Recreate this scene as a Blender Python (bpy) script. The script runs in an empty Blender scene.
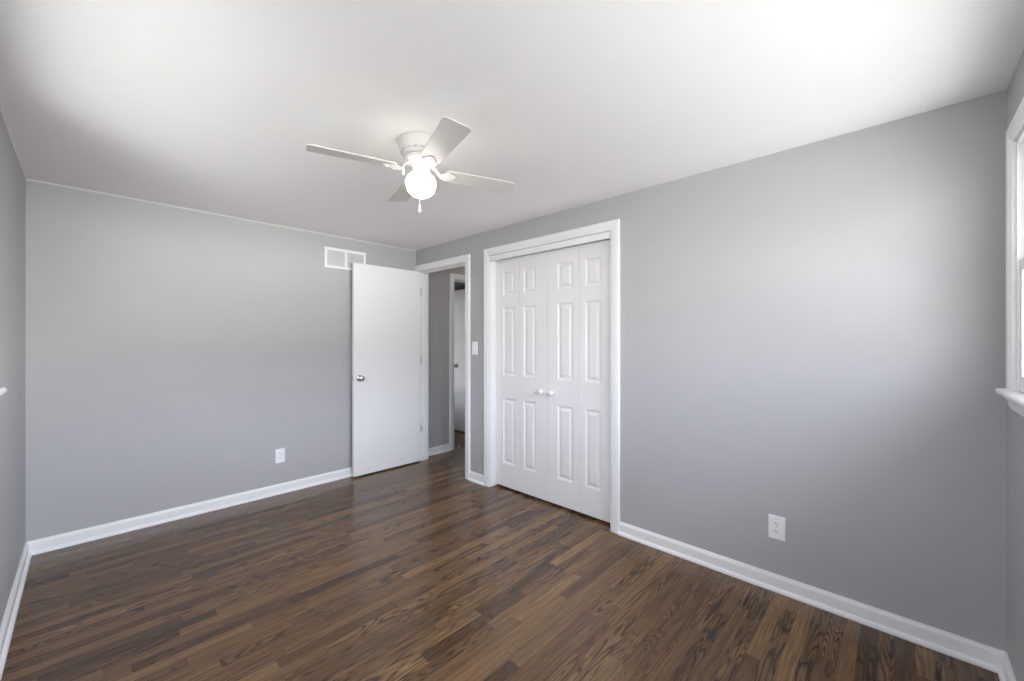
import bpy, bmesh, math
from mathutils import Vector, Matrix

S = bpy.context.scene
COL = S.collection
PI = math.pi

# ------------------------------------------------------------------ camera
H = 1.304
cam_d = bpy.data.cameras.new('camera')
cam_d.sensor_width = 36.0
cam_d.lens = 36.0 * 408.0 / 1024.0
cam_d.clip_start = 0.02
cam = bpy.data.objects.new('camera', cam_d)
COL.objects.link(cam)
cam.location = (0, 0, H)
cam.rotation_euler = (math.radians(90), 0, math.radians(-46.3))
S.camera = cam

# ------------------------------------------------------------------ dimensions
XL, XB = -0.249, 2.495         # left wall, right (closet) wall
YF, YA = -0.297, 3.836         # front (window) wall, back wall
ZC = 2.286                     # ceiling
XH = 2.61                      # hall side of the right wall
YH = 3.88                      # hall wall
FAN = (1.155, 1.73)
WF = (-0.15, 2.30, 1.125, 2.015)   # front window opening: x0, x1, z0, z1
WL = (0.60, 2.400, 1.125, 2.015)  # left window opening: y0, y1, z0, z1
WN = (4.65, 5.12, 0.5, 2.0)      # added far room window opening, unseen, sized for its light: y0, y1, z0, z1

# ------------------------------------------------------------------ light and exposure
DAY = 1.0
GLOBE = 9.5
S.view_settings.view_transform = 'Standard'
S.view_settings.look = 'None'
S.view_settings.gamma = 1.0
S.view_settings.use_curve_mapping = False
S.view_settings.exposure = 0.05
try:
    S.cycles.max_bounces = 16
    S.cycles.diffuse_bounces = 12
    S.cycles.glossy_bounces = 6
    S.cycles.transparent_max_bounces = 16
    S.cycles.use_denoising = True
    S.cycles.sample_clamp_indirect = 25.0
except Exception:
    pass

# daylight outside: open sky, brighter towards the sun on the front-right, with sunlit ground straight out and a shaded side to the left
world = bpy.data.worlds.new('daylight')
S.world = world
world.use_nodes = True
wn = world.node_tree
wn.nodes.clear()


def wnode(t, op=None, *ins):
    n = wn.nodes.new(t)
    if op: n.operation = op
    for i, v in enumerate(ins):
        if isinstance(v, (int, float)):
            n.inputs[i].default_value = v
        elif v is not None:
            wn.links.new(v, n.inputs[i])
    return n


w_out = wnode('ShaderNodeOutputWorld')
w_bg = wnode('ShaderNodeBackground')
w_tc = wnode('ShaderNodeTexCoord')
w_sep = wnode('ShaderNodeSeparateXYZ')
wn.links.new(w_tc.outputs['Generated'], w_sep.inputs[0])
w_ny = wnode('ShaderNodeMath', 'MULTIPLY', w_sep.outputs['Y'], -1.0)
w_az = wnode('ShaderNodeMath', 'ARCTAN2', w_sep.outputs['X'], w_ny.outputs[0])      # 0 = straight out of the front window
w_t = wnode('ShaderNodeMath', 'MULTIPLY_ADD', w_az.outputs[0], 0.5 / math.pi, 0.5)


def band(tint, stops):
    """radiance round the compass: (degrees from straight out, value)"""
    n = wn.nodes.new('ShaderNodeValToRGB')
    n.color_ramp.interpolation = 'EASE'
    el = n.color_ramp.elements
    pts = [((d + 180) / 360, [c * v * DAY for c in tint]) for d, v in stops]
    el[0].position, el[0].color = pts[0][0], (*pts[0][1], 1)
    el[1].position, el[1].color = pts[-1][0], (*pts[-1][1], 1)
    for p, c in pts[1:-1]:
        q = el.new(p)
        q.color = (*c, 1)
    wn.links.new(w_t.outputs[0], n.inputs[0])
    return n.outputs[0]


def over(a, c, lo, hi):
    mr = wn.nodes.new('ShaderNodeMapRange')
    mr.interpolation_type = 'SMOOTHSTEP'
    wn.links.new(w_sep.outputs['Z'], mr.inputs['Value'])
    mr.inputs['From Min'].default_value = lo
    mr.inputs['From Max'].default_value = hi
    m = wn.nodes.new('ShaderNodeMix')
    m.data_type = 'RGBA'
    wn.links.new(mr.outputs[0], m.inputs['Factor'])
    wn.links.new(a, m.inputs['A'])
    wn.links.new(c, m.inputs['B'])
    return m.outputs['Result']


WARM, NEUT, COOL = (1.0, 0.972, 0.952), (0.995, 0.982, 1.01), (0.92, 0.96, 1.12)
g_near = band(WARM, [(-180, 2), (-75, 2), (-38, 12), (-12, 5), (12, 2), (30, 3), (75, 4), (110, 2), (180, 2)])
g_far = band(WARM, [(-180, 9), (-75, 8), (-28, 4), (-6, 31), (8, 31), (28, 8), (75, 9), (110, 6), (180, 6)])
s_low = band(NEUT, [(-180, 3), (-75, 5), (-38, 12), (2, 8), (30, 46), (52, 46), (75, 12), (180, 5)])
s_high = band(COOL, [(-180, 7), (-75, 8), (-38, 12), (0, 22), (38, 30), (75, 26), (180, 10)])
w_col = over(over(over(g_near, g_far, -0.24, -0.14), s_low, -0.015, 0.015), s_high, 0.12, 0.20)
wn.links.new(w_col, w_bg.inputs['Color'])
wn.links.new(w_bg.outputs[0], w_out.inputs[0])


def portal(name, loc, rot, sx, sy):
    d = bpy.data.lights.new(name, 'AREA')
    d.shape = 'RECTANGLE'
    d.size, d.size_y = sx, sy
    d.cycles.is_portal = True
    o = bpy.data.objects.new(name, d)
    COL.objects.link(o)
    o.location = loc
    o.rotation_euler = rot
    return o


portal('daylight_front', ((WF[0] + WF[1]) / 2, YF - 0.09, (WF[2] + WF[3]) / 2), (-PI / 2, 0, PI), WF[1] - WF[0], WF[3] - WF[2])
portal('daylight_left', (XL - 0.09, (WL[0] + WL[1]) / 2, (WL[2] + WL[3]) / 2), (PI / 2, 0, -PI / 2), WL[1] - WL[0], WL[3] - WL[2])
portal('daylight_far', (2.79, (WN[0] + WN[1]) / 2, (WN[2] + WN[3]) / 2), (PI / 2, 0, -PI / 2), WN[1] - WN[0], WN[3] - WN[2])


# ------------------------------------------------------------------ materials
def principled(name, color, rough=0.5, metal=0.0, bump=0.0, bump_scale=200.0, var=0.0, spec=0.5):
    m = bpy.data.materials.new(name)
    m.use_nodes = True
    nt = m.node_tree
    b = nt.nodes['Principled BSDF']
    b.inputs['Base Color'].default_value = (*color, 1)
    b.inputs['Roughness'].default_value = rough
    b.inputs['Metallic'].default_value = metal
    b.inputs['Specular IOR Level'].default_value = spec
    tc = nt.nodes.new('ShaderNodeTexCoord')
    if var:
        n = nt.nodes.new('ShaderNodeTexNoise')
        n.inputs['Scale'].default_value = 6.0
        n.inputs['Detail'].default_value = 3
        nt.links.new(tc.outputs['Object'], n.inputs['Vector'])
        mx = nt.nodes.new('ShaderNodeMix')
        mx.data_type = 'RGBA'
        mx.inputs['A'].default_value = (*[c * (1 - var) for c in color], 1)
        mx.inputs['B'].default_value = (*[min(1, c * (1 + var)) for c in color], 1)
        nt.links.new(n.outputs['Fac'], mx.inputs['Factor'])
        nt.links.new(mx.outputs['Result'], b.inputs['Base Color'])
    if bump:
        n2 = nt.nodes.new('ShaderNodeTexNoise')
        n2.inputs['Scale'].default_value = bump_scale
        n2.inputs['Detail'].default_value = 2
        nt.links.new(tc.outputs['Object'], n2.inputs['Vector'])
        bp = nt.nodes.new('ShaderNodeBump')
        bp.inputs['Strength'].default_value = bump
        bp.inputs['Distance'].default_value = 0.002
        nt.links.new(n2.outputs['Fac'], bp.inputs['Height'])
        nt.links.new(bp.outputs[0], b.inputs['Normal'])
    return m


M_WALL = principled('grey_wall_paint', (0.437, 0.435, 0.443), 0.6, bump=0.08, bump_scale=220, var=0.012, spec=0.3)
M_CEIL = principled('white_ceiling_paint', (0.915, 0.91, 0.90), 0.75, bump=0.10, bump_scale=160, var=0.01, spec=0.2)
M_TRIM = principled('white_trim_paint', (0.83, 0.83, 0.835), 0.35, bump=0.03, bump_scale=90, spec=0.4)
M_DOOR = principled('white_door_paint', (0.80, 0.80, 0.805), 0.5, bump=0.04, bump_scale=120, spec=0.4)
M_BIFOLD = principled('white_closet_door_paint', (0.82, 0.815, 0.815), 0.4, bump=0.05, bump_scale=160, spec=0.4)
M_PLAST = principled('white_plastic', (0.86, 0.86, 0.88), 0.3, var=0.01)
M_DARK = principled('dark_gap', (0.02, 0.02, 0.02), 0.8, var=0.2)
M_DUCT = principled('duct_grey', (0.16, 0.16, 0.155), 0.7, var=0.1)
M_NICKEL = principled('satin_nickel', (0.62, 0.61, 0.60), 0.32, 1.0, var=0.04)
M_FAN = principled('white_fan_enamel', (0.74, 0.73, 0.71), 0.35, bump=0.02, bump_scale=80)
M_BLADE = principled('pale_blade_laminate', (0.62, 0.605, 0.58), 0.45, bump=0.03, bump_scale=60, var=0.03)
M_CAULK = principled('off_white_caulk', (0.70, 0.695, 0.68), 0.7, var=0.05)
M_SLOT = principled('fan_slot_grey', (0.45, 0.44, 0.42), 0.6, var=0.1)
M_CHAIN = principled('chain_metal', (0.75, 0.74, 0.7), 0.3, 0.6, var=0.03)


def glass_mat():
    m = bpy.data.materials.new('window_glass')
    m.use_nodes = True
    nt = m.node_tree
    nt.nodes.clear()
    o = nt.nodes.new('ShaderNodeOutputMaterial')
    t = nt.nodes.new('ShaderNodeBsdfTransparent')
    t.inputs[0].default_value = (0.96, 0.975, 0.97, 1)
    g = nt.nodes.new('ShaderNodeBsdfGlossy')
    g.inputs['Roughness'].default_value = 0.02
    lw = nt.nodes.new('ShaderNodeLayerWeight')
    lw.inputs[0].default_value = 0.5
    pw = nt.nodes.new('ShaderNodeMath'); pw.operation = 'POWER'; pw.inputs[1].default_value = 5.0
    f = nt.nodes.new('ShaderNodeMath'); f.operation = 'MULTIPLY_ADD'; f.inputs[1].default_value = 0.7; f.inputs[2].default_value = 0.025
    nt.links.new(lw.outputs['Facing'], pw.inputs[0])
    nt.links.new(pw.outputs[0], f.inputs[0])
    mx = nt.nodes.new('ShaderNodeMixShader')
    nt.links.new(f.outputs[0], mx.inputs[0])
    nt.links.new(t.outputs[0], mx.inputs[1])
    nt.links.new(g.outputs[0], mx.inputs[2])
    nt.links.new(mx.outputs[0], o.inputs[0])
    return m


M_GLASS = glass_mat()


def globe_mat():
    m = bpy.data.materials.new('lit_frosted_globe')
    m.use_nodes = True
    b = m.node_tree.nodes['Principled BSDF']
    b.inputs['Base Color'].default_value = (0.9, 0.88, 0.84, 1)
    b.inputs['Roughness'].default_value = 0.4
    b.inputs['Emission Color'].default_value = (1.0, 0.93, 0.84, 1)
    b.inputs['Emission Strength'].default_value = GLOBE
    return m


M_GLOBE = globe_mat()


def floor_mat():
    m = bpy.data.materials.new('dark_stained_oak_strip_floor')
    m.use_nodes = True
    nt = m.node_tree
    b = nt.nodes['Principled BSDF']
    L = nt.links

    def val(x):
        return x

    def mth(op, a, c=None, d=None):
        n = nt.nodes.new('ShaderNodeMath')
        n.operation = op
        for i, v in enumerate((a, c, d)):
            if v is None:
                continue
            if isinstance(v, (int, float)):
                n.inputs[i].default_value = v
            else:
                L.new(v, n.inputs[i])
        return n.outputs[0]

    def comb(x, y, z):
        n = nt.nodes.new('ShaderNodeCombineXYZ')
        for i, v in enumerate((x, y, z)):
            if isinstance(v, (int, float)):
                n.inputs[i].default_value = v
            else:
                L.new(v, n.inputs[i])
        return n.outputs[0]

    def white(v):
        n = nt.nodes.new('ShaderNodeTexWhiteNoise')
        n.noise_dimensions = '3D'
        L.new(v, n.inputs['Vector'])
        return n

    def noise(v, scale, detail, rough=0.5, dist=0.0):
        n = nt.nodes.new('ShaderNodeTexNoise')
        n.inputs['Scale'].default_value = scale
        n.inputs['Detail'].default_value = detail
        n.inputs['Roughness'].default_value = rough
        n.inputs['Distortion'].default_value = dist
        L.new(v, n.inputs['Vector'])
        return n.outputs['Fac']

    def ramp(v, stops):
        n = nt.nodes.new('ShaderNodeValToRGB')
        e = n.color_ramp.elements
        e[0].position, e[0].color = stops[0][0], (*stops[0][1], 1)
        e[1].position, e[1].color = stops[-1][0], (*stops[-1][1], 1)
        for p, c in stops[1:-1]:
            q = e.new(p)
            q.color = (*c, 1)
        L.new(v, n.inputs[0])
        return n.outputs[0]

    def mix(f, a, c, mode='MIX'):
        n = nt.nodes.new('ShaderNodeMix')
        n.data_type = 'RGBA'
        n.blend_type = mode
        for k, v in (('Factor', f), ('A', a), ('B', c)):
            if isinstance(v, (int, float)):
                n.inputs[k].default_value = v
            elif isinstance(v, tuple):
                n.inputs[k].default_value = (*v, 1)
            else:
                L.new(v, n.inputs[k])
        return n.outputs['Result']

    tc = nt.nodes.new('ShaderNodeTexCoord')
    sp = nt.nodes.new('ShaderNodeSeparateXYZ')
    L.new(tc.outputs['Object'], sp.inputs[0])
    x, y = sp.outputs['X'], sp.outputs['Y']
    W = 0.057
    yr = mth('DIVIDE', mth('ADD', y, 10.013), W)
    row = mth('FLOOR', yr)
    fy = mth('FRACT', yr)
    r1 = white(comb(row, 3.7, 0.0))
    length = mth('ADD', 0.42, mth('MULTIPLY', r1.outputs['Value'], 0.7))
    r2 = white(comb(row, 9.1, 4.0))
    xr = mth('DIVIDE', mth('ADD', mth('ADD', x, 20.0), mth('MULTIPLY', r2.outputs['Value'], 3.0)), length)
    idx = mth('FLOOR', xr)
    fx = mth('FRACT', xr)
    pid = white(comb(row, idx, 1.0))
    pv = pid.outputs['Value']
    psep = nt.nodes.new('ShaderNodeSeparateColor')
    L.new(pid.outputs['Color'], psep.inputs[0])
    pr, pg, pb = psep.outputs[0], psep.outputs[1], psep.outputs[2]
    oz = mth('MULTIPLY', pr, 37.0)
    # cathedral figure: contour lines of a smooth stretched noise
    yl = mth('MULTIPLY', mth('SUBTRACT', fy, 0.5), W)
    n1 = noise(comb(mth('MULTIPLY', x, 2.2), mth('MULTIPLY', yl, 21.0), oz), 1.0, 1.2, 0.4, 0.3)
    bands = mth('ADD', 7.0, mth('MULTIPLY', pg, 9.0))
    ring = mth('SINE', mth('MULTIPLY', mth('MULTIPLY', n1, bands), 2 * PI))
    ring = mth('POWER', mth('ADD', mth('MULTIPLY', ring, 0.5), 0.5), 2.6)
    figure = mth('MULTIPLY', ring, mth('ADD', 0.22, mth('MULTIPLY', mth('MINIMUM', mth('MAXIMUM', mth('MULTIPLY', mth('SUBTRACT', pb, 0.42), 5.0), 0.0), 1.0), 0.70)))
    # pores: fine streaks along the strip
    n2 = noise(comb(mth('MULTIPLY', x, 7.0), mth('MULTIPLY', y, 330.0), oz), 1.0, 3, 0.6)
    n3 = noise(comb(mth('MULTIPLY', x, 3.0), mth('MULTIPLY', y, 70.0), oz), 1.0, 3, 0.6)
    base = ramp(pv, FLOOR_STOPS)
    tone = mth('ADD', 0.25, mth('MULTIPLY', n3, 1.5))
    c = mix(1.0, base, comb(tone, tone, tone), 'MULTIPLY')
    pore = mth('ADD', 0.1, mth('MULTIPLY', n2, 1.8))
    c = mix(0.85, c, comb(pore, pore, pore), 'MULTIPLY')
    n4 = noise(comb(mth('MULTIPLY', x, 0.8), mth('MULTIPLY', y, 85.0), mth('ADD', oz, 11.0)), 1.0, 2, 0.5)
    streak = mth('MULTIPLY', mth('SMOOTH_MIN', mth('MAXIMUM', mth('MULTIPLY', mth('SUBTRACT', n4, 0.55), 7.0), 0.0), 1.0, 0.1), 0.25)
    c = mix(streak, c, (0.020, 0.012, 0.008))
    c = mix(mth('MULTIPLY', figure, 0.92), c, (0.024, 0.014, 0.009))
    # seams between strips
    ey = mth('MINIMUM', fy, mth('SUBTRACT', 1.0, fy))
    sy = mth('LESS_THAN', ey, 0.018)
    ex = mth('MULTIPLY', mth('MINIMUM', fx, mth('SUBTRACT', 1.0, fx)), length)
    sx = mth('LESS_THAN', ex, 0.0012)
    seam = mth('MAXIMUM', sy, sx)
    c = mix(mth('MULTIPLY', seam, 0.45), c, (0.008, 0.005, 0.004))
    L.new(c, b.inputs['Base Color'])
    rg = mth('ADD', FLOOR_ROUGH, mth('MULTIPLY', n2, 0.09))
    L.new(rg, b.inputs['Roughness'])
    b.inputs['Specular IOR Level'].default_value = 0.45
    bp = nt.nodes.new('ShaderNodeBump')
    bp.inputs['Strength'].default_value = 0.12
    bp.inputs['Distance'].default_value = 0.001
    hgt = mth('SUBTRACT', mth('MULTIPLY', n2, 0.5), mth('ADD', mth('MULTIPLY', figure, 0.3), mth('MULTIPLY', seam, 0.8)))
    L.new(hgt, bp.inputs['Height'])
    L.new(bp.outputs[0], b.inputs['Normal'])
    return m


FLOOR_STOPS = [(0.0, (0.070, 0.038, 0.020)), (0.12, (0.120, 0.067, 0.034)), (0.5, (0.150, 0.085, 0.041)),
               (0.88, (0.180, 0.104, 0.049)), (1.0, (0.230, 0.134, 0.060))]
FLOOR_ROUGH = 0.16
M_FLOOR = floor_mat()


# ------------------------------------------------------------------ mesh helpers
def box(bm, p0, p1, mi=0):
    x0, x1 = sorted((p0[0], p1[0]))
    y0, y1 = sorted((p0[1], p1[1]))
    z0, z1 = sorted((p0[2], p1[2]))
    v = [bm.verts.new(c) for c in ((x0, y0, z0), (x1, y0, z0), (x1, y1, z0), (x0, y1, z0),
                                   (x0, y0, z1), (x1, y0, z1), (x1, y1, z1), (x0, y1, z1))]
    for f in ((0, 3, 2, 1), (4, 5, 6, 7), (0, 1, 5, 4), (1, 2, 6, 5), (2, 3, 7, 6), (3, 0, 4, 7)):
        fc = bm.faces.new([v[i] for i in f])
        fc.material_index = mi
    return v


def lathe(bm, prof, seg=40, mat=Matrix.Identity(4), mi=0, smooth=True):
    """prof: (radius, height) points, turned about local Z."""
    rings = []
    for r, z in prof:
        if r < 1e-6:
            rings.append([bm.verts.new(mat @ Vector((0, 0, z)))])
        else:
            rings.append([bm.verts.new(mat @ Vector((r * math.cos(2 * PI * k / seg), r * math.sin(2 * PI * k / seg), z)))
                          for k in range(seg)])
    for a, c in zip(rings, rings[1:]):
        for k in range(seg):
            q = []
            k2 = (k + 1) % seg
            for rr, kk in ((a, k), (a, k2), (c, k2), (c, k)):
                vv = rr[0] if len(rr) == 1 else rr[kk]
                if vv not in q:
                    q.append(vv)
            if len(q) >= 3:
                f = bm.faces.new(q)
                f.smooth = smooth
                f.material_index = mi


def sweep(bm, paths, close_profile=True, mi=0):
    """paths: list of cross-sections (equal lists of 3-D points), skinned one to the next, with end caps."""
    secs = [[bm.verts.new(p) for p in s] for s in paths]
    n = len(secs[0])
    for a, c in zip(secs, secs[1:]):
        for k in range(n if close_profile else n - 1):
            k2 = (k + 1) % n
            f = bm.faces.new((a[k], a[k2], c[k2], c[k]))
            f.material_index = mi
    for s in (secs[0], secs[-1]):
        try:
            bm.faces.new(s).material_index = mi
        except ValueError:
            pass


def tube(bm, pts, rad, seg=10, mi=0):
    pts = [Vector(p) for p in pts]
    secs = []
    up = Vector((0, 0, 1))
    for i, p in enumerate(pts):
        t = (pts[min(i + 1, len(pts) - 1)] - pts[max(i - 1, 0)]).normalized()
        a = t.cross(up)
        if a.length < 1e-3:
            a = Vector((1, 0, 0))
        a.normalize()
        c = t.cross(a).normalized()
        r = rad[i] if isinstance(rad, (list, tuple)) else rad
        secs.append([p + a * (r * math.cos(2 * PI * k / seg)) + c * (r * math.sin(2 * PI * k / seg)) for k in range(seg)])
    sweep(bm, secs, mi=mi)
    for f in bm.faces:
        pass


def obj(name, bm, mats, parent=None, loc=None, bevel=0.0, smooth=False):
    bmesh.ops.recalc_face_normals(bm, faces=bm.faces)
    me = bpy.data.meshes.new(name)
    bm.to_mesh(me)
    bm.free()
    for m in (mats if isinstance(mats, (list, tuple)) else [mats]):
        me.materials.append(m)
    if smooth:
        me.polygons.foreach_set('use_smooth', [True] * len(me.polygons))
    o = bpy.data.objects.new(name, me)
    COL.objects.link(o)
    if loc is not None:
        o.location = loc
    if parent is not None:
        o.parent = parent
    if bevel:
        md = o.modifiers.new('bevel', 'BEVEL')
        md.width = bevel
        md.segments = 2
        md.limit_method = 'ANGLE'
        md.angle_limit = math.radians(40)
    return o


def empty(name, loc, rz=0.0):
    o = bpy.data.objects.new(name, None)
    COL.objects.link(o)
    o.location = loc
    o.rotation_euler = (0, 0, rz)
    o.empty_display_size = 0.05
    return o


def tag(o, label=None, cat=None, group=None, kind=None):
    if label: o['label'] = label
    if cat: o['category'] = cat
    if group: o['group'] = group
    if kind: o['kind'] = kind
    return o


def struct(o, label, cat):
    return tag(o, label, cat, kind='structure')


def holed_wall(a0, a1, z0, z1, holes, to3, t0, t1):
    """A wall slab between two faces t0, t1 with rectangular openings (a0, a1, z0, z1), as one welded mesh."""
    bm = bmesh.new()
    A = sorted({a0, a1, *[h[0] for h in holes], *[h[1] for h in holes]})
    Z = sorted({z0, z1, *[h[2] for h in holes], *[h[3] for h in holes]})
    A = [a for a in A if a0 <= a <= a1]
    Z = [z for z in Z if z0 <= z <= z1]

    def solid(i, j):
        if not (0 <= i < len(A) - 1 and 0 <= j < len(Z) - 1):
            return False
        ca, cz = (A[i] + A[i + 1]) / 2, (Z[j] + Z[j + 1]) / 2
        return not any(h[0] < ca < h[1] and h[2] < cz < h[3] for h in holes)

    cache = {}

    def V(a, z, t):
        k = (round(a, 5), round(z, 5), round(t, 5))
        if k not in cache:
            cache[k] = bm.verts.new(to3(a, z, t))
        return cache[k]

    for i in range(len(A) - 1):
        for j in range(len(Z) - 1):
            if not solid(i, j):
                continue
            q = ((A[i], Z[j]), (A[i + 1], Z[j]), (A[i + 1], Z[j + 1]), (A[i], Z[j + 1]))
            for t in (t0, t1):
                bm.faces.new([V(a, z, t) for a, z in q])
            for (di, dj, e0, e1) in ((0, -1, 0, 1), (1, 0, 1, 2), (0, 1, 2, 3), (-1, 0, 3, 0)):
                if not solid(i + di, j + dj):
                    p, r = q[e0], q[e1]
                    bm.faces.new((V(*p, t0), V(*r, t0), V(*r, t1), V(*p, t1)))
    return bm


onB = lambda a, z, t: (XB - t, a, z)        # right wall, t out of the wall into the room
onA = lambda a, z, t: (a, YA - t, z)        # back wall
onL = lambda a, z, t: (XL + t, a, z)        # left wall
onF = lambda a, z, t: (a, YF + t, z)        # front wall
onH = lambda a, z, t: (a, YH - t, z)        # hall wall
onHB = lambda a, z, t: (XH + t, a, z)       # hall side of the right wall

# ------------------------------------------------------------------ room shell
DOOR = (2.993, 3.775, 0.0, 2.046)           # bedroom doorway in the right wall (y0, y1, z0, z1)
CLOS = (1.444, 2.655, 0.0, 2.055)           # closet opening in the right wall
HDOOR = (3.054, 3.745, 0.0, 2.035)          # hall doorway (x0, x1, z0, z1)

bm = bmesh.new()
box(bm, (XL - 0.15, YF - 0.15, -0.05), (5.1, 5.75, 0.0))
struct(obj('floor', bm, M_FLOOR), 'dark brown stained oak strip floor running through the bedroom and hall', 'floor')
bm = bmesh.new()
box(bm, (XL - 0.15, YF - 0.15, ZC), (5.1, 5.75, ZC + 0.08))
struct(obj('ceiling', bm, M_CEIL), 'plain white painted ceiling above the grey bedroom', 'ceiling')

struct(obj('wall_right', holed_wall(YF, YA, 0, ZC, [DOOR, CLOS], onB, 0, XB - XH), M_WALL),
       'light grey wall with the white closet and the bedroom doorway', 'wall')
struct(obj('wall_back', holed_wall(XL, XH, 0, ZC, [], onA, 0, -0.159), M_WALL),
       'grey wall behind the open white door and below the return vent', 'wall')
struct(obj('wall_left', holed_wall(YF, YA + 0.159, 0, ZC, [WL], onL, 0, -0.075), M_WALL),
       'narrow strip of grey wall at the left edge with a window sill end', 'wall')
struct(obj('wall_front', holed_wall(XL - 0.15, XH, 0, ZC, [WF], onF, 0, -0.075), M_WALL),
       'narrow strip of grey wall at the right edge around the window', 'wall')
struct(obj('wall_hall', holed_wall(XH, 5.1, 0, ZC, [HDOOR], onH, 0, -0.115), M_WALL),
       'shaded grey hallway wall seen through the bedroom doorway', 'wall')
bm = bmesh.new()   # closet box behind the bifold doors
box(bm, (XH, 1.30, 0), (3.30, 1.36, ZC)); box(bm, (XH, 2.76, 0), (3.30, 2.82, ZC)); box(bm, (3.24, 1.36, 0), (3.30, 2.76, ZC))
struct(obj('wall_closet', bm, M_WALL), 'grey closet interior behind the white bifold doors', 'wall')
bm = bmesh.new()
box(bm, (3.30, 2.76, 0), (4.5, 2.82, ZC)); box(bm, (4.44, 2.82, 0), (4.5, YH, ZC))
struct(obj('wall_hall_end', bm, M_WALL), 'grey walls closing the hallway beyond the bedroom doorway', 'wall')
struct(obj('wall_far_room', holed_wall(YH + 0.115, 5.75, 0, ZC, [WN], lambda a, z, t: (2.85 + t, a, z), 0, 0.1), M_WALL),
       'grey wall with the added window in the room across the hallway', 'wall')
bm = bmesh.new()
box(bm, (2.95, 5.65, 0), (5.1, 5.75, ZC)); box(bm, (5.0, YH + 0.115, 0), (5.1, 5.65, ZC))
struct(obj('wall_far_end', bm, M_WALL), 'grey end walls of the room across the hallway', 'wall')

# roof overhang outside the two windows
bm = bmesh.new()
box(bm, (XL - 0.85, YF - 0.75, 2.20), (XB + 0.6, YF - 0.076, 2.30)); box(bm, (XL - 0.85, YF - 0.076, 2.20), (XL - 0.151, 4.1, 2.30))
struct(obj('trim_6', bm, M_TRIM), 'white soffit of the roof overhang outside the windows', 'roof overhang')

# ------------------------------------------------------------------ baseboards with shoe moulding
BASE_PROF = [(0.0, 0.0), (0.026, 0.0), (0.026, 0.008), (0.023, 0.015), (0.017, 0.020), (0.0135, 0.022),
             (0.0135, 0.066), (0.0115, 0.073), (0.0075, 0.078), (0.006, 0.084), (0.0, 0.084)]


def run(bm, to3, a0, a1, m0=0.0, m1=0.0):
    """one straight length; m0, m1 mitre the ends (+1 shortens with projection, for inside corners)"""
    sweep(bm, [[to3(a0 + m0 * t, z, t) for t, z in BASE_PROF], [to3(a1 - m1 * t, z, t) for t, z in BASE_PROF]])


bm = bmesh.new(); run(bm, onA, XL, XB, 1, 1)
struct(obj('baseboard_back', bm, M_TRIM), 'white baseboard along the back wall under the outlet', 'baseboard')
bm = bmesh.new(); run(bm, onL, YF, YA, 1, 1)
struct(obj('baseboard_left', bm, M_TRIM), 'short run of white baseboard at the left edge', 'baseboard')
bm = bmesh.new(); run(bm, onF, XL, XB, 1, 1)
struct(obj('baseboard_front', bm, M_TRIM), 'white baseboard under the window at the right edge', 'baseboard')
bm = bmesh.new(); run(bm, onB, YF, 1.380, 1, 0)
struct(obj('baseboard_right', bm, M_TRIM), 'long white baseboard along the wall right of the closet', 'baseboard')
bm = bmesh.new(); run(bm, onB, 2.721, 2.927)
struct(obj('baseboard_center', bm, M_TRIM), 'short white baseboard between the closet and doorway casings', 'baseboard')
bm = bmesh.new(); run(bm, onH, XH, 2.985); run(bm, onH, 3.814, 4.44)
struct(obj('baseboard_hall', bm, M_TRIM), 'white baseboard along the hallway wall', 'baseboard')

# ------------------------------------------------------------------ casings and jambs
CAS = [(0.0, 0.0), (0.0, 0.010), (0.006, 0.013), (0.016, 0.0135), (0.020, 0.0165), (0.048, 0.0185), (0.058, 0.0185),
       (0.064, 0.015), (0.0655, 0.0)]


def casing(bm, hole, to3, w=1.0, reveal=0.004):
    a0, a1, z0, z1 = hole
    a0 += -reveal; a1 += reveal; z1 += reveal
    sec = [[to3(a0 - u * w, z0, t) for u, t in CAS], [to3(a0 - u * w, z1 + u * w, t) for u, t in CAS],
           [to3(a1 + u * w, z1 + u * w, t) for u, t in CAS], [to3(a1 + u * w, z0, t) for u, t in CAS]]
    sweep(bm, sec)


def jamb(bm, hole, to3, depth, th=0.004, stop=None):
    """thin jamb lining on the reveal of an opening, with an optional door stop (t0, t1)"""
    a0, a1, z0, z1 = hole
    e = 0.0015
    box(bm, to3(a0, z0, e), to3(a0 + th, z1, -depth - e))
    box(bm, to3(a1 - th, z0, e), to3(a1, z1, -depth - e))
    box(bm, to3(a0 + th, z1 - th, e), to3(a1 - th, z1, -depth - e))
    if stop:
        s0, s1 = stop
        k = th + 0.011
        box(bm, to3(a0 + th, z0, s0), to3(a0 + k, z1 - th, s1))
        box(bm, to3(a1 - k, z0, s0), to3(a1 - th, z1 - th, s1))
        box(bm, to3(a0 + k, z1 - k, s0), to3(a1 - k, z1 - th, s1))


bm = bmesh.new()
casing(bm, DOOR, onB); casing(bm, DOOR, onHB); jamb(bm, DOOR, onB, XH - XB, stop=(-0.042, -0.074))
struct(obj('trim_1', bm, M_TRIM), 'white casing and jamb around the bedroom doorway', 'door frame')
bm = bmesh.new()
casing(bm, CLOS, onB); jamb(bm, CLOS, onB, XH - XB)
box(bm, (XB - 0.0128, CLOS[0] + 0.004, 2.008), (XB + 0.014, CLOS[1] - 0.004, 2.0515))
struct(obj('trim_2', bm, M_TRIM), 'white casing and jamb around the closet opening', 'door frame')
bm = bmesh.new()
casing(bm, HDOOR, onH); jamb(bm, HDOOR, onH, 0.115, stop=(-0.03, -0.065))
struct(obj('trim_3', bm, M_TRIM), 'white casing around the doorway across the hall', 'door frame')
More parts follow.
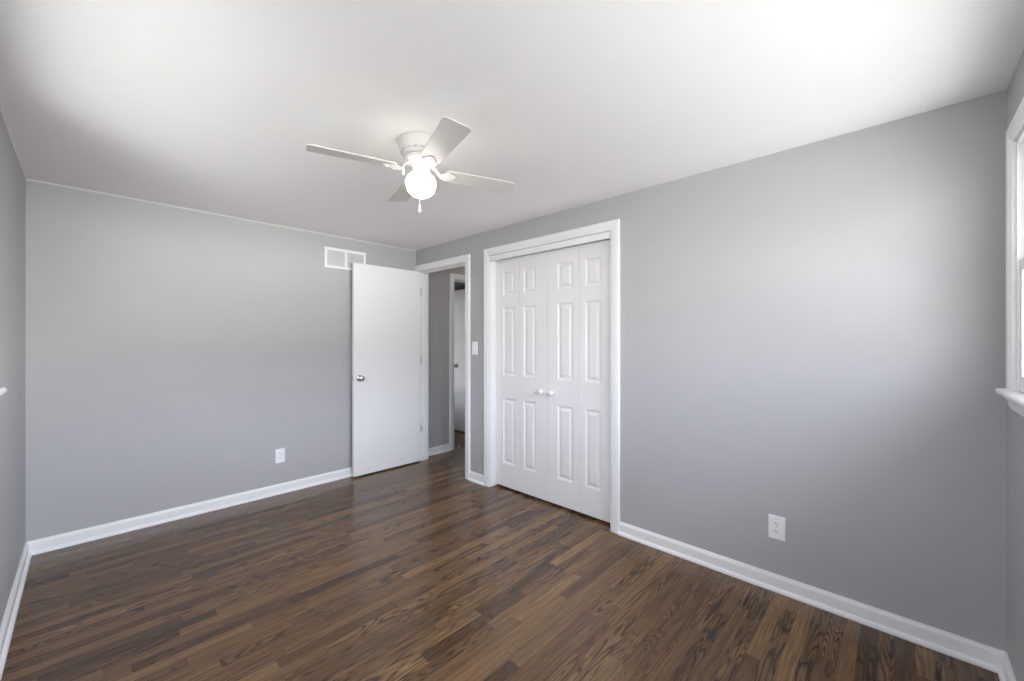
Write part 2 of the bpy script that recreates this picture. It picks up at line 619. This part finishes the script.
# thin painted caulk line where the ceiling meets the back and left walls
bm = bmesh.new()
cv = [(0.0, 0.0), (0.005, 0.0), (0.002, -0.003), (0.001, -0.008), (0.0, -0.008)]
sweep(bm, [[onA(XL + t, ZC + z, t) for t, z in cv], [onA(XB - t, ZC + z, t) for t, z in cv]])
sweep(bm, [[onL(YF + t, ZC + z, t) for t, z in cv], [onL(YA - t, ZC + z, t) for t, z in cv]])
struct(obj('trim_4', bm, M_CAULK), 'thin white caulk line between the ceiling and the grey walls', 'trim')
# closet track under the head jamb
bm = bmesh.new()
box(bm, (XB + 0.052, CLOS[0] + 0.004, 2.026), (XB + 0.078, CLOS[1] - 0.004, 2.051))
struct(obj('trim_5', bm, M_DUCT), 'dark metal door track at the top of the closet opening', 'door track')


# ------------------------------------------------------------------ doors
def door_slab(name, w, z0, z1, th, parent=None):
    bm = bmesh.new()
    box(bm, (0, 0, z0), (w, th, z1))
    return obj(name, bm, M_DOOR, parent, bevel=0.0015)


def knob_mesh(m, sc=1.0):
    """knob with rose, axis along local +Z from the door face"""
    bm = bmesh.new()
    lathe(bm, [(0.0, 0.0), (0.032 * sc, 0.0), (0.032 * sc, 0.004), (0.027 * sc, 0.009), (0.013 * sc, 0.011), (0.011 * sc, 0.020),
               (0.012 * sc, 0.026), (0.021 * sc, 0.031), (0.0265 * sc, 0.040), (0.0265 * sc, 0.046), (0.022 * sc, 0.053),
               (0.011 * sc, 0.056), (0.0, 0.0565)], 32, m)
    return bm


def make_door(name, loc, rz, w, label, face_knob_back, ztop=2.030):
    """slab from the hinge along local +X; local -Y is one face, +Y (thickness) the other"""
    th = 0.035
    bm = bmesh.new()
    box(bm, (0, 0, 0.014), (w, th, ztop))
    d = obj(name, bm, M_DOOR, bevel=0.0015)
    d.location = loc
    d.rotation_euler = (0, 0, rz)
    struct(d, label, 'door')
    zk = 0.945
    bm = knob_mesh(Matrix.Translation((w - 0.062, 0, zk)) @ Matrix.Rotation(PI / 2, 4, 'X'))
    tag(obj('door_knob', bm, M_NICKEL, d, smooth=True), 'round satin nickel knob')
    if face_knob_back:
        bm = knob_mesh(Matrix.Translation((w - 0.062, th, zk)) @ Matrix.Rotation(-PI / 2, 4, 'X'))
        tag(obj('door_knob', bm, M_NICKEL, d, smooth=True), 'round satin nickel knob')
    bm = bmesh.new()
    box(bm, (w - 0.0005, 0.006, zk - 0.028), (w + 0.0012, th - 0.006, zk + 0.028))
    box(bm, (w, 0.012, zk - 0.008), (w + 0.009, 0.023, zk + 0.008))
    tag(obj('latch_plate', bm, M_NICKEL, d), 'nickel latch plate on the door edge')
    return d


d1 = make_door('door_1', (2.487, 3.771, 0), PI + math.radians(-0.5), 0.735,
               'flat white bedroom door standing open against the back wall', False, 2.041)
# the slab's camera face is local +Y after the half turn: put the visible knob there too
bm = knob_mesh(Matrix.Translation((0.735 - 0.062, 0.035, 0.945)) @ Matrix.Rotation(-PI / 2, 4, 'X'))
tag(obj('door_knob', bm, M_NICKEL, d1, smooth=True), 'round satin nickel knob')
for z in (0.375, 1.10, 1.82):
    bm = bmesh.new()
    m = Matrix.Translation((-0.006, 0.035 + 0.002, z))
    lathe(bm, [(0, -0.048), (0.004, -0.046), (0.0058, -0.044), (0.0058, 0.044), (0.004, 0.046), (0, 0.048)], 14, m)
    box(bm, (-0.0055, 0.008, z - 0.044), (-0.0005, 0.037, z + 0.044))
    tag(obj('hinge', bm, M_NICKEL, d1), 'satin nickel hinge')

# door of the room across the hall, standing open: hinge at the far jamb, leaf running away along +Y
d4 = make_door('door_4', (3.735, YH + 0.12, 0), PI / 2, 0.70, 'white door standing open in the room across the hallway', False)
bm = knob_mesh(Matrix.Translation((0.70 - 0.062, 0.035, 0.945)) @ Matrix.Rotation(-PI / 2, 4, 'X'))
tag(obj('door_knob', bm, M_NICKEL, d4, smooth=True), 'round satin nickel knob')

# bifold closet doors: each pair is one door of two hinged leaves with three raised panels per leaf
ROWS = [(1.703, 1.908), (0.997, 1.596), (0.221, 0.797)]


def leaf_mesh(y0, y1, p0, p1):
    """moulded leaf on the plane x = XF; raised panels between p0 and p1"""
    bm = bmesh.new()
    XF, XK = 2.558, 2.588
    Y = [y0, p0, p1, y1]
    Zs = [0.018] + sorted(z for r in ROWS for z in r) + [2.018]
    cache = {}

    def V(x, y, z):
        k = (round(x, 5), round(y, 5), round(z, 5))
        if k not in cache:
            cache[k] = bm.verts.new((x, y, z))
        return cache[k]

    for i in range(3):
        for j in range(len(Zs) - 1):
            a0, a1, c0, c1 = Y[i], Y[i + 1], Zs[j], Zs[j + 1]
            panel = i == 1 and any(abs(r[0] - c0) < 1e-6 for r in ROWS)
            if not panel:
                bm.faces.new([V(XF, a0, c0), V(XF, a1, c0), V(XF, a1, c1), V(XF, a0, c1)])
                continue
            loops = []
            for ins, dx in ((0.0, 0.0), (0.006, 0.0035), (0.013, 0.0085), (0.022, 0.0085), (0.040, 0.0015), (0.043, 0.0012)):
                loops.append([V(XF + dx, a0 + ins, c0 + ins), V(XF + dx, a1 - ins, c0 + ins),
                              V(XF + dx, a1 - ins, c1 - ins), V(XF + dx, a0 + ins, c1 - ins)])
            for p, q in zip(loops, loops[1:]):
                for k in range(4):
                    k2 = (k + 1) % 4
                    bm.faces.new((p[k], p[k2], q[k2], q[k]))
            bm.faces.new(loops[-1])
    # back and edges
    bk = [V(XK, y0, 0.018), V(XK, y1, 0.018), V(XK, y1, 2.018), V(XK, y0, 2.018)]
    bm.faces.new(bk)
    ys0 = [V(XF, y0, z) for z in Zs]
    ys1 = [V(XF, y1, z) for z in Zs]
    bm.faces.new([bk[0]] + ys0 + [bk[3]])
    bm.faces.new([bk[1]] + ys1 + [bk[2]])
    bm.faces.new([bk[0]] + [V(XF, y, 0.018) for y in Y] + [bk[1]])
    bm.faces.new([bk[3]] + [V(XF, y, 2.018) for y in Y] + [bk[2]])
    return bm


def bifold(name, leaves, knob_y, label):
    d = empty(name, (2.573, (leaves[0][0] + leaves[1][1]) / 2, 0))
    struct(d, label, 'closet door')
    inv = Matrix.Translation(-d.location)
    for y0, y1, p0, p1 in leaves:
        bm = leaf_mesh(y0, y1, p0, p1)
        bm.transform(inv)
        obj('leaf', bm, M_BIFOLD, d)
    bm = bmesh.new()
    lathe(bm, [(0.0, 0.0), (0.015, 0.0), (0.014, 0.003), (0.009, 0.006), (0.009, 0.013), (0.016, 0.018), (0.0215, 0.025), (0.0215, 0.031),
               (0.016, 0.037), (0.007, 0.040), (0, 0.0405)], 28, inv @ Matrix.Translation((2.558, knob_y, 0.888)) @ Matrix.Rotation(-PI / 2, 4, 'Y'))
    tag(obj('knob', bm, M_PLAST, d, smooth=True), 'small round white knob')
    return d


bifold('door_2', [(2.0535, 2.358, 2.170, 2.310), (2.3605, 2.649, 2.408, 2.554)], 2.103,
       'white panelled bifold closet door on the side next to the doorway')
bifold('door_3', [(1.4515, 1.748, 1.561, 1.696), (1.7505, 2.0505, 1.803, 1.953)], 2.000,
       'white panelled bifold closet door on the side next to the bare wall')


# ------------------------------------------------------------------ windows
def make_window(name, hole, to3, depth, label, horn=0.0):
    a0, a1, z0, z1 = hole
    w = empty(name, to3((a0 + a1) / 2, z0, 0))
    struct(w, label, 'window')
    loc = Vector(w.location)

    def add(pn, bm, m, par=None, bev=0.0):
        if par is None:
            bm.transform(Matrix.Translation(-loc))
            return obj(pn, bm, m, w, bevel=bev)
        bm.transform(Matrix.Translation(-loc))
        return obj(pn, bm, m, par, bevel=bev)

    bm = bmesh.new()
    casing(bm, (a0, a1, z0, z1), to3, 0.97)
    add('casing', bm, M_TRIM)
    bm = bmesh.new()
    jamb(bm, hole, to3, depth, th=0.014)
    box(bm, to3(a0, z0, -0.002), to3(a1, z0 + 0.012, -depth - 0.01))
    add('jamb', bm, M_TRIM)
    # stool: horned shelf with a rounded nose
    e0, e1 = a0 - 0.085, a1 + 0.078
    st = [(0.0, -0.022), (0.036, -0.022), (0.041, -0.018), (0.0425, -0.011), (0.041, -0.004), (0.036, 0.0), (0.0, 0.0)]
    bm = bmesh.new()
    sweep(bm, [[to3(e0, z0 + z, t) for t, z in st], [to3(e1, z0 + z, t) for t, z in st]])
    box(bm, to3(a0, z0 - 0.022, 0.0), to3(a1, z0, -0.06))
    add('stool', bm, M_TRIM)
    ap = [(0.0, -0.022), (0.024, -0.022), (0.022, -0.032), (0.014, -0.046), (0.012, -0.060), (0.008, -0.072), (0.0, -0.074)]
    bm = bmesh.new()
    sweep(bm, [[to3(a0 - 0.066 - 0.0 * t, z0 + z, t) for t, z in ap], [to3(a1 + 0.064, z0 + z, t) for t, z in ap]])
    add('apron', bm, M_TRIM)
    # double-hung sashes
    j = 0.014
    zm = (z0 + z1) / 2
    for (s0, s1, t0, t1) in ((z0 + 0.012, zm + 0.018, -0.004, -0.026), (zm - 0.018, z1 - j, -0.028, -0.050)):
        bm = bmesh.new()
        r = 0.042
        box(bm, to3(a0 + j, s0, t0), to3(a0 + j + r, s1, t1)); box(bm, to3(a1 - j - r, s0, t0), to3(a1 - j, s1, t1))
        box(bm, to3(a0 + j + r, s0, t0), to3(a1 - j - r, s0 + r, t1)); box(bm, to3(a0 + j + r, s1 - r, t0), to3(a1 - j - r, s1, t1))
        sash = add('sash', bm, M_TRIM)
        bm = bmesh.new()
        tm = (t0 + t1) / 2
        box(bm, to3(a0 + j + r, s0 + r, tm - 0.002), to3(a1 - j - r, s1 - r, tm + 0.002))
        add('pane', bm, M_GLASS, sash)
    return w


make_window('window_1', WF, onF, 0.075, 'white window with deep sill at the right edge beside the corner')
make_window('window_2', WL, onL, 0.075, 'white window whose sill end shows at the left edge')
make_window('added_window', WN, lambda a, z, t: (2.95 + t, a, z), 0.1, 'unseen window added to light the room across the hallway')  # added to throw daylight on the open door across the hall

# ------------------------------------------------------------------ ceiling fan
fan = empty('ceiling_fan', (FAN[0], FAN[1], ZC))
tag(fan, 'white four-blade flush ceiling fan with a lit round globe', 'ceiling fan')
bm = bmesh.new()
lathe(bm, [(0.0, 0.0), (0.113, 0.0), (0.114, -0.006), (0.110, -0.010), (0.109, -0.022), (0.104, -0.040), (0.095, -0.058), (0.090, -0.064),
           (0.0905, -0.070), (0.084, -0.076), (0.060, -0.078), (0.0, -0.078)], 56)
for k in range(18):      # cooling slots on the lower skirt
    m = Matrix.Rotation(2 * PI * k / 18, 4, 'Z')
    vs = box(bm, (0.0945, -0.009, -0.0605), (0.0968, 0.009, -0.0545), 1)
    for v in vs: v.co = m @ v.co
obj('motor_housing', bm, [M_FAN, M_SLOT], fan)
bm = bmesh.new()
lathe(bm, [(0.0, -0.076), (0.074, -0.076), (0.083, -0.081), (0.085, -0.089), (0.080, -0.098), (0.066, -0.105), (0.050, -0.110), (0.044, -0.118),
           (0.043, -0.140), (0.046, -0.148), (0.052, -0.152), (0.051, -0.158), (0.0, -0.158)], 48)
obj('switch_housing', bm, M_FAN, fan)
bm = bmesh.new()
lathe(bm, [(0.040, -0.156), (0.050, -0.160), (0.066, -0.171), (0.0725, -0.187), (0.0735, -0.203), (0.071, -0.222), (0.063, -0.243), (0.048, -0.258),
           (0.027, -0.268), (0.0, -0.271)], 48)
tag(obj('globe', bm, M_GLOBE, fan, smooth=True), 'lit frosted glass globe')


def chain(px, py, z0, z1, name):
    bm = bmesh.new()
    n = int((z0 - z1) / 0.006)
    for k in range(n):
        m = Matrix.Translation((px, py, z0 - 0.006 * k)) 
        lathe(bm, [(0, 0.0022), (0.0018, 0.0012), (0.0022, 0), (0.0018, -0.0012), (0, -0.0022)], 8, m)
    tube(bm, [(px, py, z0), (px, py, z1)], 0.0008, 6)
    lathe(bm, [(0, 0.002), (0.003, 0.0), (0.0045, -0.006), (0.0050, -0.016), (0.0075, -0.030), (0.0075, -0.037), (0.004, -0.041), (0, -0.041)], 14,
          Matrix.Translation((px, py, z1)), 1)
    obj(name, bm, [M_CHAIN, M_FAN], fan)


cr = Vector((0.691, -0.723, 0))
chain(*(-0.088 * cr.xy), -0.092, -0.116, 'pull_chain')
chain(*( -0.012 * cr.xy + Vector((0.02, 0.02)) ), -0.274, -0.296, 'pull_chain')

BLADE_Z = -0.136


def blade_shape(bm, r0, r1, w0, w1, th, mat):
    """rounded board along +X"""
    pts = []
    def arc(cx, cy, r, a0, a1, n=6):
        for k in range(n + 1):
            a = math.radians(a0 + (a1 - a0) * k / n)
            pts.append((cx + r * math.cos(a), cy + r * math.sin(a)))
    arc(r0 + 0.02, -w0 / 2 + 0.02, 0.02, 180, 270)
    arc(r1 - 0.022, -w1 / 2 + 0.022, 0.022, 270, 340)
    arc(r1 - 0.022, w1 / 2 - 0.022, 0.022, 20, 90)
    arc(r0 + 0.02, w0 / 2 - 0.02, 0.02, 90, 180)
    top = [bm.verts.new(mat @ Vector((x, y, th / 2))) for x, y in pts]
    bot = [bm.verts.new(mat @ Vector((x, y, -th / 2))) for x, y in pts]
    bm.faces.new(top)
    bm.faces.new(bot[::-1])
    n = len(pts)
    for k in range(n):
        bm.faces.new((top[k], bot[k], bot[(k + 1) % n], top[(k + 1) % n]))


def arm_mesh(mat):
    bm = bmesh.new()
    # neck: flat curved bracket from the hub out to the plate
    secs = []
    for x, z, w, t in ((0.060, 0.030, 0.030, 0.009), (0.074, 0.022, 0.022, 0.009), (0.086, 0.004, 0.018, 0.008), (0.096, -0.010, 0.020, 0.007),
                       (0.106, -0.0105, 0.034, 0.006), (0.118, -0.009, 0.060, 0.005), (0.132, -0.0075, 0.074, 0.005), (0.148, -0.007, 0.066, 0.005),
                       (0.162, -0.0065, 0.046, 0.005), (0.175, -0.006, 0.028, 0.005), (0.184, -0.006, 0.010, 0.004)):
        secs.append([mat @ Vector((x, sy * w / 2, z + sz * t / 2)) for sy, sz in ((-1, -1), (1, -1), (1, 1), (-1, 1))])
    sweep(bm, secs)
    for sx, sy in ((0.130, -0.024), (0.130, 0.024), (0.168, 0.0)):    # screws
        lathe(bm, [(0, -0.0035), (0.004, -0.003), (0.005, 0), (0.005, 0.003), (0, 0.003)], 12, mat @ Matrix.Translation((sx, sy, -0.0105)))
    return bm


for k in range(4):
    a = math.radians(72.5 + 90 * k)
    R0 = Matrix.Translation((0, 0, BLADE_Z)) @ Matrix.Rotation(a, 4, 'Z')
    P = R0 @ Matrix.Rotation(math.radians(-10), 4, 'X')       # counter-clockwise edge lower
    bm = bmesh.new()
    blade_shape(bm, 0.125, 0.512, 0.098, 0.122, 0.006, P)
    bl = obj('blade', bm, M_BLADE, fan, bevel=0.0015)
    obj('blade_arm', arm_mesh(P), M_FAN, bl, bevel=0.0012)

# ------------------------------------------------------------------ return air vent on the back wall
vent = empty('return_vent', (1.7185, YA, 2.074))
tag(vent, 'white two-section return air vent high on the grey back wall', 'vent')
vx, vz = 0.199, 0.0955
prof = [(0.0, 0.0), (0.0, 0.006), (0.004, 0.009), (0.023, 0.007), (0.023, 0.0)]   # (inset from outer edge, thickness)
bm = bmesh.new()
secs = []
for sx, sz in ((-1, -1), (1, -1), (1, 1), (-1, 1), (-1, -1)):
    secs.append([(sx * (vx - u), -t, sz * (vz - u)) for u, t in prof])
vs = [[bm.verts.new(p) for p in s] for s in secs[:4]]
for i in range(4):
    a, c = vs[i], vs[(i + 1) % 4]
    for k in range(5):
        bm.faces.new((a[k], a[(k + 1) % 5], c[(k + 1) % 5], c[k]))
obj('frame', bm, M_TRIM, vent)
bm = bmesh.new(); box(bm, (-0.011, -0.008, -vz + 0.02), (0.011, 0, vz - 0.02))
obj('center_bar', bm, M_TRIM, vent)
bm = bmesh.new(); box(bm, (-vx + 0.018, -0.0012, -vz + 0.018), (vx - 0.018, -0.0002, vz - 0.018))
obj('duct_backing', bm, M_DUCT, vent)  # dark panel on the wall in place of the shaded duct recess
bm = bmesh.new()
n = 17
for x0, x1 in ((-vx + 0.02, -0.011), (0.011, vx - 0.02)):
    for k in range(n):
        z = -vz + 0.024 + (2 * vz - 0.048) * k / (n - 1)
        sec = [(-0.0065, -0.0040), (-0.0060, -0.0045), (-0.0015, 0.0024), (-0.0020, 0.0029)]
        sweep(bm, [[(x0, y, z + q) for y, q in sec], [(x1, y, z + q) for y, q in sec]])
obj('louvers', bm, M_TRIM, vent)


# ------------------------------------------------------------------ outlets and switch
def plate(bm, w, h, t):
    p = [(0.0, 0.0), (0.0, t * 0.45), (0.003, t), (w / 2 - 0.001, t)]
    rings = []
    for ins, tt in p[:3]:
        rings.append([bm.verts.new((sx * (w / 2 - ins), -tt, sz * (h / 2 - ins))) for sx, sz in ((-1, -1), (1, -1), (1, 1), (-1, 1))])
    for a, c in zip(rings, rings[1:]):
        for k in range(4):
            bm.faces.new((a[k], a[(k + 1) % 4], c[(k + 1) % 4], c[k]))
    bm.faces.new(rings[-1])
    bm.faces.new(rings[0][::-1])


def outlet(name, loc, rz, label, w=0.074, h=0.120):
    o = empty(name, loc, rz)
    tag(o, label, 'outlet')
    bm = bmesh.new()
    plate(bm, w, h, 0.006)
    obj('cover_plate', bm, M_PLAST, o)
    for s in (-1, 1):
        bm = bmesh.new()
        pts = []
        for k in range(28):
            a = 2 * PI * k / 28
            pts.append((0.017 * math.cos(a), max(-0.0135, min(0.0135, 0.017 * math.sin(a))) + s * 0.0195))
        f = [bm.verts.new((x, -0.0078, z)) for x, z in pts]
        g = [bm.verts.new((x, -0.0055, z)) for x, z in pts]
        bm.faces.new(f)
        for k in range(28):
            bm.faces.new((f[k], f[(k + 1) % 28], g[(k + 1) % 28], g[k]))
        box(bm, (-0.0075, -0.0080, s * 0.0195 + 0.000), (-0.0050, -0.0076, s * 0.0195 + 0.009), 1)
        box(bm, (0.0050, -0.0080, s * 0.0195 + 0.001), (0.0072, -0.0076, s * 0.0195 + 0.008), 1)
        lathe(bm, [(0, 0.0004), (0.0026, 0.0004), (0.0026, -0.0004), (0, -0.0004)], 12,
              Matrix.Translation((0, -0.0078, s * 0.0195 - 0.0065)) @ Matrix.Rotation(PI / 2, 4, 'X'), 1)
        obj('receptacle', bm, [M_PLAST, M_DARK], o)
    bm = bmesh.new()
    lathe(bm, [(0, 0.001), (0.0028, 0.0006), (0.0034, 0), (0.0034, -0.001), (0, -0.001)], 12, Matrix.Translation((0, -0.0062, 0)) @ Matrix.Rotation(PI / 2, 4, 'X'))
    obj('screw', bm, M_NICKEL, o)
    return o


outlet('wall_outlet', (1.150, YA, 0.322), 0.0, 'white wall outlet on the back wall between the corner and the open door')
outlet('wall_outlet', (XB, 0.472, 0.328), -PI / 2, 'white wall outlet on the bare wall between the closet and the window corner', 0.076, 0.122)

sw = empty('light_switch', (XB, 2.859, 1.232), -PI / 2)
tag(sw, 'white toggle light switch between the doorway and the closet', 'light switch')
bm = bmesh.new()
plate(bm, 0.074, 0.120, 0.006)
obj('cover_plate', bm, M_PLAST, sw)
bm = bmesh.new()
sweep(bm, [[(-0.005, -0.005, -0.012), (0.005, -0.005, -0.012), (0.005, -0.005, 0.012), (-0.005, -0.005, 0.012)],
           [(-0.004, -0.016, 0.003), (0.004, -0.016, 0.003), (0.004, -0.016, 0.011), (-0.004, -0.016, 0.011)]])
obj('toggle', bm, M_PLAST, sw)
for s in (-1, 1):
    bm = bmesh.new()
    lathe(bm, [(0, 0.001), (0.0028, 0.0006), (0.0034, 0), (0.0034, -0.001), (0, -0.001)], 12, Matrix.Translation((0, -0.0062, s * 0.030)) @ Matrix.Rotation(PI / 2, 4, 'X'))
    obj('screw', bm, M_NICKEL, sw)

# ------------------------------------------------------------------ added hallway lamp, out of view, to brighten the hall beyond the doorway
hl = empty('hall_fill_lamp', (3.35, 3.30, ZC))
tag(hl, 'unseen dome lamp added to brighten the hallway beyond the doorway', 'added fill lamp')
bm = bmesh.new()
lathe(bm, [(0.0, 0.0), (0.150, 0.0), (0.152, -0.012), (0.146, -0.026), (0.135, -0.028), (0.0, -0.028)], 40)
obj('base', bm, M_FAN, hl)
M_DOME = globe_mat()
M_DOME.name = 'fill_dome_glass'
M_DOME.node_tree.nodes['Principled BSDF'].inputs['Emission Strength'].default_value = 11.0
bm = bmesh.new()
lathe(bm, [(0.134, -0.026), (0.130, -0.045), (0.112, -0.066), (0.080, -0.082), (0.040, -0.090), (0.0, -0.092)], 40)
obj('fill_dome', bm, M_DOME, hl, smooth=True)
